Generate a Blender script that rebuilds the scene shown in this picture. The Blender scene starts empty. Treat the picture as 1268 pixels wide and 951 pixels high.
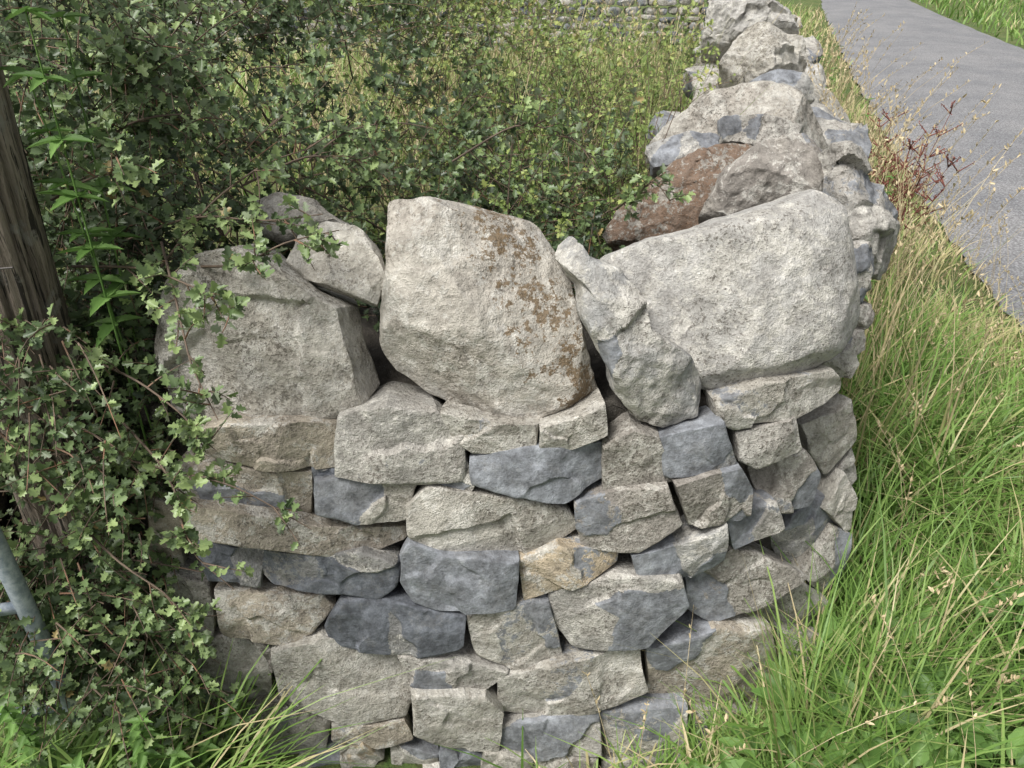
import bpy, math, random
import numpy as np
from mathutils import Vector, noise
random.seed(7); rng=np.random.default_rng(7)
sc=bpy.context.scene
COL=sc.collection
# ------------------------------------------------------------ camera
F=958.0; PITCH=math.radians(30); CAMZ=1.8
cam=bpy.data.cameras.new("camera"); co=bpy.data.objects.new("camera",cam); COL.objects.link(co)
co.location=(0,0,CAMZ); co.rotation_euler=(math.radians(60),0,0)
cam.sensor_width=36; cam.lens=36*F/1268; cam.clip_end=2000; cam.clip_start=0.02
sc.camera=co
# ------------------------------------------------------------ world + sun
w=bpy.data.worlds.new("World"); sc.world=w; w.use_nodes=True
nt=w.node_tree; bg=nt.nodes["Background"]
sky=nt.nodes.new("ShaderNodeTexSky"); sky.sky_type='NISHITA'; sky.sun_disc=False
SE=math.radians(57)
sky.sun_elevation=SE; sky.dust_density=5.0; sky.air_density=0.8
hs=nt.nodes.new("ShaderNodeHueSaturation"); hs.inputs['Saturation'].default_value=0.3
nt.links.new(sky.outputs[0],hs.inputs['Color']); nt.links.new(hs.outputs[0],bg.inputs[0]); bg.inputs[1].default_value=0.15
sl=bpy.data.lights.new("sun",'SUN'); sl.energy=3.9; sl.angle=math.radians(24); sl.color=(1,0.98,0.945)
so=bpy.data.objects.new("sun",sl); COL.objects.link(so)
sd=Vector((-0.40,-0.34,0.85)).normalized()
sky.sun_rotation=math.atan2(sd.x,sd.y)
so.rotation_euler=sd.to_track_quat('Z','Y').to_euler(); so.location=(-3,-3,6)
sc.view_settings.view_transform='Standard'; sc.view_settings.look='None'; sc.view_settings.exposure=0

# ------------------------------------------------------------ measuring helpers
def ray(px,py):
    a=(px-634)/F; b=(475.5-py)/F
    return np.array([a,math.cos(PITCH)+b*math.sin(PITCH),-math.sin(PITCH)+b*math.cos(PITCH)])
C0=np.array([0,0,CAMZ])
def S(x,z): # front face of the wall (battered, rounding the corner)
    return 1.22+0.12*z+1.3*max(0,x-0.3)**2+0.25*max(0,-x-0.45)**2
def hit(px,py):
    d=ray(px,py); t=0.7
    while t<2.35:
        p=C0+d*t
        if p[1]>=S(p[0],p[2]): break
        t+=0.004
    return C0+d*min(t,1.98)
def nrm(v):
    v=np.array(v,float); return v/np.linalg.norm(v)
def plane_pts(poly,c,n):
    out=[]
    for px,py in poly:
        d=ray(px,py); t=np.dot(c-C0,n)/np.dot(d,n); out.append(C0+d*t)
    return np.array(out)

# ------------------------------------------------------------ mesh helpers
def link(ob,parent=None):
    COL.objects.link(ob)
    if parent is not None: ob.parent=parent
    return ob
def np_obj(name,verts,faces_list,mat,tint=None,smooth=False,parent=None,sharp=None,fresh=None):
    me=bpy.data.meshes.new(name)
    verts=np.asarray(verts,np.float32)
    me.vertices.add(len(verts)); me.vertices.foreach_set('co',verts.ravel())
    loops=np.concatenate([f.ravel() for f in faces_list]).astype(np.int32)
    tot=np.concatenate([np.full(len(f),f.shape[1]) for f in faces_list])
    st=np.concatenate([[0],np.cumsum(tot)[:-1]]).astype(np.int32)
    me.loops.add(len(loops)); me.loops.foreach_set('vertex_index',loops)
    me.polygons.add(len(tot)); me.polygons.foreach_set('loop_start',st)
    me.update(calc_edges=True)
    if smooth: me.polygons.foreach_set('use_smooth',np.ones(len(tot),bool))
    if tint is not None:
        at=me.attributes.new('tint','FLOAT','FACE'); at.data.foreach_set('value',np.asarray(tint,np.float32))
    if fresh is not None:
        at=me.attributes.new('fresh','FLOAT','POINT'); at.data.foreach_set('value',np.asarray(fresh,np.float32))
    me.validate()
    if sharp: me.set_sharp_from_angle(angle=math.radians(sharp))
    me.materials.append(mat)
    ob=bpy.data.objects.new(name,me)
    return link(ob,parent)
def empty(name,loc,label,cat):
    e=bpy.data.objects.new(name,None); e.location=loc; e.empty_display_size=0.1
    COL.objects.link(e); e["label"]=label; e["category"]=cat
    return e

# ------------------------------------------------------------ materials
def newmat(name):
    m=bpy.data.materials.new(name); m.use_nodes=True
    nt=m.node_tree; nt.nodes.clear()
    out=nt.nodes.new("ShaderNodeOutputMaterial"); b=nt.nodes.new("ShaderNodeBsdfPrincipled")
    nt.links.new(b.outputs[0],out.inputs[0])
    return m,nt,b,out
def N(nt,t,**k):
    n=nt.nodes.new(t)
    for a,v in k.items(): setattr(n,a,v)
    return n
def noi(nt,vec,scale,detail=4,rough=0.6,dist=0,typ=None):
    n=N(nt,"ShaderNodeTexNoise")
    if typ: n.noise_type=typ
    n.inputs['Scale'].default_value=scale; n.inputs['Detail'].default_value=detail
    n.inputs['Roughness'].default_value=rough; n.inputs['Distortion'].default_value=dist
    nt.links.new(vec,n.inputs['Vector']); return n.outputs['Fac']
def rng_(nt,v,a,b,c=0.0,d=1.0):
    n=N(nt,"ShaderNodeMapRange"); n.inputs[1].default_value=a; n.inputs[2].default_value=b
    n.inputs[3].default_value=c; n.inputs[4].default_value=d; nt.links.new(v,n.inputs[0]); return n.outputs[0]
def mixc(nt,f,a,b,mode='MIX'):
    n=N(nt,"ShaderNodeMix",data_type='RGBA',blend_type=mode)
    for s,v in ((0,f),(6,a),(7,b)):
        if isinstance(v,(int,float)): n.inputs[s].default_value=v
        elif isinstance(v,tuple): n.inputs[s].default_value=(*v,1)
        else: nt.links.new(v,n.inputs[s])
    return n.outputs[2]
def math_(nt,op,a,b=None):
    n=N(nt,"ShaderNodeMath",operation=op)
    for s,v in ((0,a),(1,b)):
        if v is None: continue
        if isinstance(v,(int,float)): n.inputs[s].default_value=v
        else: nt.links.new(v,n.inputs[s])
    return n.outputs[0]

def rock_mat(name,base,base2,blue=(0.195,0.205,0.22),blue_amt=0.15,lich=0.35,spots=0.3,moss=None,mossc=(0.09,0.058,0.026)):
    """blue_amt = share of fracture facets that show fresh blue grey stone"""
    m,nt,b,out=newmat(name)
    tc=N(nt,"ShaderNodeTexCoord"); oi=N(nt,"ShaderNodeObjectInfo")
    cx=N(nt,"ShaderNodeCombineXYZ")
    nt.links.new(math_(nt,'MULTIPLY',oi.outputs['Random'],37.0),cx.inputs[0])
    nt.links.new(math_(nt,'MULTIPLY',oi.outputs['Random'],91.0),cx.inputs[1])
    va=N(nt,"ShaderNodeVectorMath",operation='ADD')
    nt.links.new(tc.outputs['Object'],va.inputs[0]); nt.links.new(cx.outputs[0],va.inputs[1])
    v=va.outputs[0]
    n1=noi(nt,v,6,3,0.6); n2=noi(nt,v,26,5,0.76); n3=noi(nt,v,14,6,0.82,0.2)
    n4=noi(nt,v,110,3,0.8)
    c=mixc(nt,rng_(nt,n1,0.4,0.6),base,base2)
    fr=N(nt,"ShaderNodeAttribute",attribute_name='fresh').outputs['Fac']
    q=math_(nt,'ADD',fr,math_(nt,'MULTIPLY',math_(nt,'SUBTRACT',n3,0.5),0.5))
    bm=rng_(nt,q,1.0-blue_amt,1.02-blue_amt)
    bl=mixc(nt,rng_(nt,n2,0.3,0.7),tuple(x*0.75 for x in blue),tuple(x*1.25 for x in blue))
    c=mixc(nt,bm,c,bl)
    lm=rng_(nt,n3,0.62-lich*0.3,0.66-lich*0.3)
    lm=math_(nt,'MULTIPLY',lm,math_(nt,'SUBTRACT',0.85,math_(nt,'MULTIPLY',bm,0.78)))
    c=mixc(nt,lm,c,mixc(nt,rng_(nt,n4,0.4,0.6),(0.41,0.395,0.35),(0.64,0.62,0.57)))
    sp=rng_(nt,n4,0.585-spots*0.13,0.645-spots*0.13)
    spm=math_(nt,'MULTIPLY',sp,rng_(nt,n1,0.40,0.60,0.12,0.8))
    spm=math_(nt,'MULTIPLY',spm,math_(nt,'SUBTRACT',1.0,math_(nt,'MULTIPLY',bm,0.7)))
    c=mixc(nt,spm,c,(0.11,0.098,0.08))
    c=mixc(nt,1.0,c,mixc(nt,rng_(nt,n2,0.30,0.70),(0.56,0.55,0.54),(1.3,1.3,1.3)),'MULTIPLY')
    hgt=math_(nt,'ADD',math_(nt,'MULTIPLY',n2,0.6),math_(nt,'MULTIPLY',n4,0.4))
    if moss:
        mv,cen,wid,thr=moss
        dp=N(nt,"ShaderNodeVectorMath",operation='DOT_PRODUCT'); nt.links.new(tc.outputs['Object'],dp.inputs[0]); dp.inputs[1].default_value=mv
        band=math_(nt,'SUBTRACT',1.0,math_(nt,'DIVIDE',math_(nt,'ABSOLUTE',math_(nt,'SUBTRACT',dp.outputs['Value'],cen)),wid))
        band=math_(nt,'MAXIMUM',band,-1.5)
        mm=math_(nt,'ADD',math_(nt,'MULTIPLY',band,0.085),math_(nt,'ADD',math_(nt,'MULTIPLY',n3,0.75),math_(nt,'MULTIPLY',noi(nt,v,50,4,0.8),0.65)))
        mm=rng_(nt,mm,thr,thr+0.05)
        mcl=mixc(nt,rng_(nt,n4,0.35,0.65),mossc,tuple(x*1.9 for x in mossc))
        c=mixc(nt,math_(nt,'MULTIPLY',mm,0.85),c,mcl)
    nt.links.new(c,b.inputs['Base Color']); b.inputs['Roughness'].default_value=0.92
    b.inputs['Specular IOR Level'].default_value=0.2
    bp=N(nt,"ShaderNodeBump"); bp.inputs['Distance'].default_value=0.015
    nt.links.new(math_(nt,'SUBTRACT',1.0,math_(nt,'MULTIPLY',bm,0.5)),bp.inputs['Strength'])
    nt.links.new(hgt,bp.inputs['Height']); nt.links.new(bp.outputs[0],b.inputs['Normal'])
    return m
R={
 'light':rock_mat("limestone_pale",(0.43,0.41,0.36),(0.34,0.32,0.28),blue_amt=0.10,lich=0.45,spots=0.42),
 'boulder':rock_mat("limestone_boulder",(0.42,0.40,0.355),(0.35,0.325,0.285),blue_amt=-0.3,lich=0.38,spots=0.45),
 'boulderb':rock_mat("limestone_boulder_grey",(0.42,0.41,0.385),(0.36,0.35,0.325),blue_amt=-0.3,lich=0.38,spots=0.28),
 'palew':rock_mat("limestone_weathered",(0.43,0.41,0.36),(0.34,0.32,0.275),blue_amt=-0.3,lich=0.42,spots=0.5),
 'mossy':rock_mat("limestone_mossy",(0.43,0.405,0.355),(0.37,0.34,0.295),blue_amt=-0.3,lich=0.35,spots=0.38,moss=((0.82,0,0.46),0.115,0.05,0.755)),
 'slab':rock_mat("limestone_slab",(0.33,0.33,0.32),(0.39,0.375,0.34),blue_amt=0.34,lich=0.42,spots=0.4),
 'tan':rock_mat("limestone_tan",(0.42,0.375,0.30),(0.33,0.295,0.245),blue_amt=0.12,lich=0.38,spots=0.32),
 'ochre':rock_mat("limestone_ochre",(0.45,0.375,0.27),(0.36,0.32,0.25),blue_amt=0.1,lich=0.35,spots=0.25),
 'grey':rock_mat("limestone_grey",(0.32,0.31,0.285),(0.38,0.36,0.325),blue_amt=0.30,lich=0.38,spots=0.38),
 'brown':rock_mat("limestone_brown",(0.26,0.24,0.215),(0.32,0.30,0.265),blue_amt=0.12,lich=0.30,spots=0.5),
 'blue':rock_mat("limestone_blue",(0.35,0.345,0.325),(0.29,0.29,0.28),blue=(0.215,0.227,0.245),blue_amt=0.75,lich=0.35,spots=0.15),
 'dark':rock_mat("limestone_dark",(0.23,0.23,0.225),(0.28,0.275,0.26),blue=(0.13,0.14,0.157),blue_amt=0.88,lich=0.3,spots=0.2),
 'earthy':rock_mat("limestone_earth_moss",(0.29,0.27,0.235),(0.34,0.32,0.285),blue_amt=0.0,lich=0.3,spots=0.6,moss=((-1,0,0.2),0.0,0.45,0.72),mossc=(0.10,0.062,0.04)),
 'core':rock_mat("rubble_gap_shade",(0.06,0.055,0.047),(0.09,0.08,0.068),blue_amt=-0.3,lich=0.0,spots=0.5),  # hearting rubble, coloured dark so the shade in the gaps is painted in
}
# ------------------------------------------------------------ stone builder
def stone_geo(P,n,bulge,back,p,seed,nn=56,mm=30,rough=0.010,cuts=8,cutamt=0.12,facets=4,smooth=1,grow=1.015,frac=0.0,cells=7,lump=0.03,fa=(6,30),ca=(32,75),ff=(0.35,1.0)):
    rd=random.Random(seed); rs=np.random.default_rng(seed)
    c=P.mean(0)
    u=nrm(np.cross([0,0,1],n)) ; v=nrm(np.cross(n,u))
    q=np.stack([(P-c)@u,(P-c)@v],1)
    qc=np.vstack([q,q[:1]]); seg=np.linalg.norm(np.diff(qc,axis=0),axis=1); cum=np.concatenate([[0],np.cumsum(seg)])
    s=np.linspace(0,cum[-1],nn,endpoint=False)
    o=np.stack([np.interp(s,cum,qc[:,0]),np.interp(s,cum,qc[:,1])],1)
    for _ in range(smooth): o=0.5*o+0.25*np.roll(o,1,0)+0.25*np.roll(o,-1,0)
    x,y=o[:,0],o[:,1]; x2,y2=np.roll(x,-1),np.roll(y,-1); cr=x*y2-x2*y; A=cr.sum()/2
    cc=np.array([((x+x2)*cr).sum(),((y+y2)*cr).sum()])/(6*A)
    if A<0: o=o[::-1]
    o=(o-cc)*grow
    c=c+u*cc[0]+v*cc[1]
    size=math.sqrt(abs(A))
    ph=np.linspace(0,math.pi,800); r=np.abs(np.sin(ph))**(2/p); h=np.sign(np.cos(ph))*np.abs(np.cos(ph))**(2/p)
    hh=np.where(h>0,h*bulge,h*back); rr=r*size*0.56
    L=np.concatenate([[0],np.cumsum(np.hypot(np.diff(rr),np.diff(hh)))])
    Lf=L[np.argmin(np.abs(h))]
    kf=int((mm+2)*0.76); si=np.concatenate([np.linspace(0,Lf*1.08,kf,endpoint=False),np.linspace(Lf*1.08,L[-1],mm+2-kf)])
    r=np.interp(si,L,r)[1:-1]; hv=np.interp(si,L,hh)
    hm=hv[1:-1]
    tap=np.where(hm<0,1-0.22*(-hm/back),1.0)
    V=(o[None,:,0:1]*(r*tap)[:,None,None])*u+(o[None,:,1:2]*(r*tap)[:,None,None])*v+hm[:,None,None]*n
    V=V.reshape(-1,3)
    V=np.vstack([V,[hv[0]*n],[hv[-1]*n]])
    off=Vector((seed*3.17%50,seed*7.3%50,seed*1.9%50))
    f1=2.2/size
    for i,pv in enumerate(V):
        V[i]=pv+np.array(noise.noise_vector(Vector(pv)*f1+off)*(size*lump))
    for k in range(facets): # big near-frontal planes
        th=rd.uniform(0,2*math.pi); a=math.radians(rd.uniform(*fa))
        m=nrm((math.cos(th)*u+math.sin(th)*v)*math.sin(a)+n*math.cos(a))
        d=V@m; dc=bulge*math.cos(a); lim=d.max()-(d.max()-dc*0.9)*rd.uniform(*ff)
        V=V-np.maximum(0,d-lim)[:,None]*m*0.98
    for k in range(cuts): # chipped arrises
        th=rd.uniform(0,2*math.pi); a=math.radians(rd.uniform(*ca))
        m=nrm((math.cos(th)*u+math.sin(th)*v)*math.sin(a)+n*math.cos(a))
        d=V@m; lim=d.max()*(1-rd.uniform(0.2,1)*cutamt)
        V=V-np.maximum(0,d-lim)[:,None]*m*0.98
    # fracture cells: every cell is its own tilted plane with a small step to the next one
    sds=V[rs.integers(0,len(V),cells)]+rs.normal(0,0.02*size,(cells,3))
    wv=np.array([noise.noise_vector(Vector(pv)*(4.0/size)+off) for pv in V])*size*0.10
    D=np.linalg.norm(V[:,None]+wv[:,None]-sds[None],axis=2)
    o2=np.argsort(D,1)[:,:2]; ar=np.arange(len(V)); d1=D[ar,o2[:,0]]; d2=D[ar,o2[:,1]]
    val=rs.random(cells); fresh=val[o2[:,0]]
    if frac>0:
        offs=rs.uniform(-1,1,cells)*frac; slo=rs.normal(0,1.0,(cells,3))*(frac/size*2.2)
        def ev(k): return offs[k]+((V-sds[k])*slo[k]).sum(1)
        w_=0.5+0.5*np.clip((d2-d1)/(size*0.035),0,1)
        dd=np.clip(ev(o2[:,0])*w_+ev(o2[:,1])*(1-w_),-2.2*frac,1.4*frac)
        V=V+n*dd[:,None]
    out=np.empty_like(V)
    for i,pv in enumerate(V):
        q=Vector(pv)
        d=noise.noise_vector(q*15+off)*(rough*0.6)
        d+=noise.noise_vector(q*45+off)*(rough*0.5)
        out[i]=pv+np.array(d)
    V=out
    i=np.arange(nn); j=np.roll(i,-1)
    quads=[]
    for k in range(mm-1):
        a=k*nn
        quads.append(np.stack([a+i,a+nn+i,a+nn+j,a+j],1))
    quads=np.concatenate(quads)
    t1=np.stack([np.full(nn,mm*nn),i,j],1); t2=np.stack([np.full(nn,mm*nn+1),(mm-1)*nn+j,(mm-1)*nn+i],1)
    return c,V,quads,np.concatenate([t1,t2]),fresh
def stone_obj(name,geo,mat,parent=None,sharp=24):
    c,V,q,t,fr=geo
    ob=np_obj(name,V,[q,t],mat,smooth=True,parent=parent,sharp=sharp,fresh=fr)
    if parent is not None: ob.location=tuple(np.array(c)-np.array(parent.location))
    else: ob.location=tuple(c)
    return ob

# ------------------------------------------------------------ the wall
wall=empty("dry_stone_wall",(0,1.4,0),"weathered grey limestone dry stone wall turning a corner beside the road","wall")
W=[
('tan',[(240,530),(290,517),(375,515),(418,522),(418,574),(330,574),(255,562)]),
('grey',[(420,514),(480,495),(540,503),(572,530),(574,586),(500,590),(417,583)]),
('light',[(548,505),(600,515),(667,522),(662,553),(590,556),(550,530)]),
('light',[(668,522),(748,495),(750,530),(707,551),(668,547)]),
('tan',[(220,574),(300,572),(387,578),(386,630),(300,630),(222,617)]),
('light',[(390,592),(440,584),(515,590),(505,638),(440,642),(391,630)]),
('blue',[(583,560),(660,545),(748,548),(746,590),(700,617),(640,606),(585,592)]),
('brown',[(745,542),(782,524),(815,535),(835,590),(800,593),(745,597)]),
('blue',[(812,536),(890,515),(909,570),(860,584),(820,587)]),
('grey',[(903,527),(980,512),(990,555),(930,573),(908,562)]),
('light',[(880,490),(940,467),(1030,456),(1044,480),(980,512),(900,524),(882,512)]),
('grey',[(1000,452),(1052,425),(1058,447),(1045,464),(1010,463)]),
('brown',[(832,592),(912,573),(928,600),(922,636),(850,642)]),
('brown',[(925,577),(990,552),(1011,585),(1002,622),(950,630),(931,602)]),
('light',[(985,522),(1045,490),(1052,540),(1012,582),(993,552)]),
('light',[(505,622),(530,596),(640,606),(700,622),(716,645),(670,677),(600,686),(530,677),(508,657)]),
('brown',[(711,615),(765,598),(826,596),(843,642),(790,673),(720,670)]),
('tan',[(232,622),(330,630),(392,642),(505,645),(500,660),(440,683),(330,670),(240,657)]),
('dark',[(245,664),(332,675),(326,716),(262,707)]),
('dark',[(330,676),(450,672),(498,690),(493,718),(470,734),(340,720),(325,710)]),
('blue',[(498,680),(510,662),(560,680),(642,687),(637,746),(570,750),(515,741),(498,712)]),
('ochre',[(643,687),(690,666),(767,672),(761,692),(700,722),(648,737)]),
('blue',[(778,677),(840,665),(896,641),(892,690),(840,712),(790,710)]),
('grey',[(893,637),(955,615),(966,650),(903,672)]),
('blue',[(950,662),(972,626),(1022,608),(1037,640),(1000,680),(960,690)]),
('tan',[(268,725),(400,728),(416,745),(370,792),(280,782)]),
('dark',[(404,772),(425,736),(500,736),(577,756),(572,796),(520,807),(413,796)]),
('light',[(578,750),(660,736),(680,741),(696,812),(640,816),(590,796)]),
('grey',[(680,728),(760,702),(842,711),(851,746),(800,796),(710,797),(690,771)]),
('brown',[(848,702),(900,672),(960,690),(990,705),(940,742),(880,767),(850,751)]),
('light',[(198,802),(290,780),(332,800),(337,852),(260,867),(203,852)]),
('light',[(337,802),(400,780),(495,796),(511,842),(501,872),(430,887),(347,862)]),
('grey',[(494,800),(560,806),(629,822),(602,847),(510,836)]),
('light',[(510,847),(600,850),(622,872),(616,917),(560,917),(513,897)]),
('light',[(618,826),(700,806),(790,796),(801,852),(740,872),(660,887),(617,881)]),
('tan',[(798,792),(880,767),(950,771),(962,812),(932,862),(850,872),(800,852)]),
('light',[(252,887),(330,862),(411,882),(402,932),(300,937),(248,922)]),
('tan',[(412,887),(500,880),(511,902),(470,918),(412,908)]),
('blue',[(545,922),(575,908),(598,925),(591,953),(550,953)]),
('ochre',[(420,913),(450,907),(476,932),(450,947),(425,938)]),
('light',[(600,918),(660,925),(650,972),(595,965)]),
('grey',[(368,938),(428,925),(440,962),(372,975)]),
('light',[(482,915),(542,922),(540,945),(487,948)]),
('grey',[(448,948),(488,945),(500,975),(450,978)]),
('light',[(504,950),(545,948),(548,978),(506,980)]),
('light',[(300,940),(366,938),(366,985),(300,985)]),
('grey',[(618,886),(740,874),(745,925),(662,930),(620,915)]),
('light',[(742,874),(850,872),(845,925),(748,925)]),
('tan',[(852,872),(935,863),(930,920),(850,925)]),
('grey',[(925,750),(985,712),(1018,735),(1005,775),(955,772)]),
('light',[(1008,622),(1038,580),(1050,610),(1046,650),(1036,650)]),
('light',[(985,705),(1030,650),(1046,655),(1028,705),(1010,735)]),
('light',[(962,778),(1008,778),(1000,830),(975,870),(935,866),(964,815)]),
('grey',[(1010,590),(1046,548),(1050,585),(1025,612)]),
('dark',[(386,577),(417,577),(414,604),(392,598)]),  # dark filler standing in for the shade of an open gap
('grey',[(574,556),(590,590),(583,612),(545,596),(574,588)]),
('grey',[(205,865),(250,868),(250,925),(205,920)]),
('brown',[(660,930),(740,928),(740,985),(655,985)]),
('tan',[(555,972),(650,975),(650,1020),(545,1015)]),
('grey',[(210,700),(262,712),(268,775),(205,790)]),
('tan',[(185,610),(230,620),(232,700),(190,700)]),
('brown',[(302,780),(345,796),(338,830),(325,800)]),
('light',[(150,790),(198,800),(200,870),(150,860)]),
('grey',[(745,930),(840,928),(840,985),(745,985)]),
]
rd=random.Random(3)
for k,(ty,poly) in enumerate(W):
    cx=sum(p[0] for p in poly)/len(poly); cy=sum(p[1] for p in poly)/len(poly)
    c=hit(cx,cy); e=0.01
    Sx=(S(c[0]+e,c[2])-S(c[0]-e,c[2]))/(2*e)
    ns=nrm([Sx,-1,0.12]); tcm=nrm([-c[0],-c[1],0])
    n=nrm(0.6*ns+0.4*tcm+np.array([rd.uniform(-.09,.09),0,rd.uniform(-.06,.14)]))
    c=c+n*rd.uniform(-0.016,0.012)
    P=plane_pts(poly,c,n)
    sz=math.sqrt((np.ptp(P[:,0]))*(np.ptp(P[:,2])))
    PP=[]
    for a,b_ in zip(P,np.roll(P,-1,0)):
        PP.append(a); L_=np.linalg.norm(b_-a)
        if L_>0.04:
            t_=rd.uniform(.3,.7); PP.append(a+(b_-a)*t_+nrm(np.cross(n,b_-a))*rd.uniform(-.03,.03)*L_)
    big=sz>0.09
    g=stone_geo(np.array(PP),n,min(0.034,0.25*sz),0.17,rd.uniform(14,22),k*11+5,rough=0.0025 if big else 0.0018,cuts=6,cutamt=0.045,facets=2,smooth=0,grow=1.018,nn=104,mm=60,frac=0.0055 if big else 0.003,cells=rd.choice([4,5,6,8]),lump=0.010,fa=(4,16),ca=(28,60),ff=(0.3,0.85))
    stone_obj("stone",g,R[ty],wall)

def xw(y): return 0.97+0.26*(y-1.84)
def xs_(y): 
    t=min(1,max(0,(y-1.5)/1.0)); return xw(y)-0.13*(1-t*t*(3-2*t))
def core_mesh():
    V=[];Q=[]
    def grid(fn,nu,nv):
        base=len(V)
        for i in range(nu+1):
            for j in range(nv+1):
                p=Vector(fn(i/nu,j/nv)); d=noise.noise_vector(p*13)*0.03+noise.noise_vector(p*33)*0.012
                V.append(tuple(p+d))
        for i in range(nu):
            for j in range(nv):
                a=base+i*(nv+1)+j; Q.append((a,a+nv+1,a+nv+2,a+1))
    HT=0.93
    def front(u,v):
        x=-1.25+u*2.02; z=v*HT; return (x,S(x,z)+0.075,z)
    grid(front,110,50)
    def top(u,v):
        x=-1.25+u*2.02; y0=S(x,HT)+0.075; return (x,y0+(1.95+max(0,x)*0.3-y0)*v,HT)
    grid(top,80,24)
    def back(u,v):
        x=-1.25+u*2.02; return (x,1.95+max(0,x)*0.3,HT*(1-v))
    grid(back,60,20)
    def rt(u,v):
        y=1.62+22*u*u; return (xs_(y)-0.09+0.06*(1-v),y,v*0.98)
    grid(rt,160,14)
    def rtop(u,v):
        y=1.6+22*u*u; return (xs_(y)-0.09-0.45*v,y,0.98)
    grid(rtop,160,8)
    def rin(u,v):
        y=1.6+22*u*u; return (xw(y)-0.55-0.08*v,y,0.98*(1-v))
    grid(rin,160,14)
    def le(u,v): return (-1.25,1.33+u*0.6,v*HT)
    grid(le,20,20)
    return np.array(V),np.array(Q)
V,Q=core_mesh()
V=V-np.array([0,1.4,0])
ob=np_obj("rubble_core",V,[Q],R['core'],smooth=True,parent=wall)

def rand_poly(w,h,rd,k=9,e=0.62):
    pts=[]
    for i in range(k):
        a=2*math.pi*(i+rd.uniform(-.25,.25))/k
        ca,sa=math.cos(a),math.sin(a)
        pts.append((w/2*math.copysign(abs(ca)**e,ca)*rd.uniform(.86,1.06),h/2*math.copysign(abs(sa)**e,sa)*rd.uniform(.86,1.06)))
    return pts
def box_stone(c,w,h,depth,n,rd,seed,roll=0,nn=22,mm=12,e=0.62,p=(6,10),**kw):
    n=nrm(n); u=nrm(np.cross([0,0,1],n)); v=nrm(np.cross(n,u))
    cr,sr=math.cos(roll),math.sin(roll)
    P=np.array([np.array(c)+u*(a*cr-b*sr)+v*(a*sr+b*cr) for a,b in rand_poly(w,h,rd,e=e)])
    return stone_geo(P,n,depth*0.35,depth*0.65,rd.uniform(*p),seed,nn=nn,mm=mm,smooth=0,**kw)
def join(name,geos,mat,parent,origin=(0,0,0)):
    Vs=[];Qs=[];Ts=[];Fr=[];o=0
    for c,V,q,t,fr in geos:
        Vs.append(V+c-np.array(origin)); Qs.append(q+o); Ts.append(t+o); Fr.append(fr); o+=len(V)
    return np_obj(name,np.vstack(Vs),[np.vstack(Qs),np.vstack(Ts)],mat,smooth=True,parent=parent,sharp=35,fresh=np.concatenate(Fr))
rd=random.Random(21); groups={'light':[],'grey':[],'brown':[]}
sd_=500
for side in (0,1):
    z=0.0
    while z<0.98:
        hgt=rd.uniform(0.06,0.13); y=1.60+rd.uniform(0,.04) if side==0 else 2.1
        while y<16:
            wd=rd.uniform(0.14,0.34)*(1 if y<6 else 1.5)
            yc=y+wd/2
            if side==0: c=(xs_(yc)-0.045-0.04*z,yc,z+hgt/2); n=(0.93,-0.37 if y<2.2 else -0.26,0.08)
            else: c=(xw(yc)-0.62+0.05*z,yc,z+hgt/2); n=(-0.965,0.26,0.08)
            sd_+=1
            near=y<2.4
            groups[rd.choice(['light','light','grey','brown'])].append(box_stone(c,wd*1.02,hgt*1.04,0.15,n,rd,sd_,rough=0.004,nn=40 if near else 20,mm=22 if near else 11,e=0.4,p=(10,14),cutamt=0.07,facets=2,lump=0.015))
            y+=wd
        z+=hgt
for ty,g in groups.items():
    o=join("stone_courses",g,R[ty],wall,(0,1.4,0)); o["kind"]="stuff"
sd_=3000; y=3.3; ncop=0
while y<12 and ncop<34:
    s=rd.uniform(0.36,0.60)*(1+0.06*(y-3))
    for lane in (-0.12,-0.46):
        if ncop>=34: break
        ncop+=1
        c=(xw(y)+lane+rd.uniform(-.04,.05),y+rd.uniform(-.12,.12),0.98+rd.uniform(-0.05,0.06)); sd_+=1
        g=box_stone(c,s*rd.uniform(.65,.9),s*rd.uniform(.9,1.25),rd.uniform(.22,.30),(0.35*rd.uniform(-1,1),-0.25+rd.uniform(-.3,.2),1),rd,sd_,roll=rd.uniform(-.5,.5),nn=72,mm=42,rough=0.009,cuts=8,cutamt=0.16,facets=4,frac=0.014,cells=8,lump=0.035,p=(4,6),fa=(5,28))
        stone_obj("coping_stone",g,R[rd.choice(['light','boulderb','grey','palew'])],wall)
    y+=s*0.70

# ------------------------------------------------------------ boulders on top
def boulder(poly,y,tilt,mat,label,seed,bulge=0.12,back=0.2,p=2.6,yaw=0,cutamt=0.12,rough=0.010,anchor=None,nn=150,mm=84,cat="boulder",name="boulder",cuts=9,facets=3,smooth=2,frac=0.0,lump=0.03,sharp=28,**kw):
    cx=sum(q[0] for q in poly)/len(poly); cy=sum(q[1] for q in poly)/len(poly)
    if anchor: cx,cy=anchor
    d=ray(cx,cy); c=C0+d*(y/d[1])
    t=math.radians(tilt); yw=math.radians(yaw)
    n=np.array([math.sin(yw)*math.cos(t),-math.cos(yw)*math.cos(t),math.sin(t)])
    P=plane_pts(poly,c,n)
    g=stone_geo(P,n,bulge,back,p,seed,nn=nn,mm=mm,rough=rough,cuts=cuts,cutamt=cutamt,facets=facets,smooth=smooth,grow=1.015,frac=frac,lump=lump,**kw)
    ob=stone_obj(name,g,R[mat],sharp=sharp); ob["label"]=label; ob["category"]=cat; ob["group"]="boulders laid along the wall top"
    return ob
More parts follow.
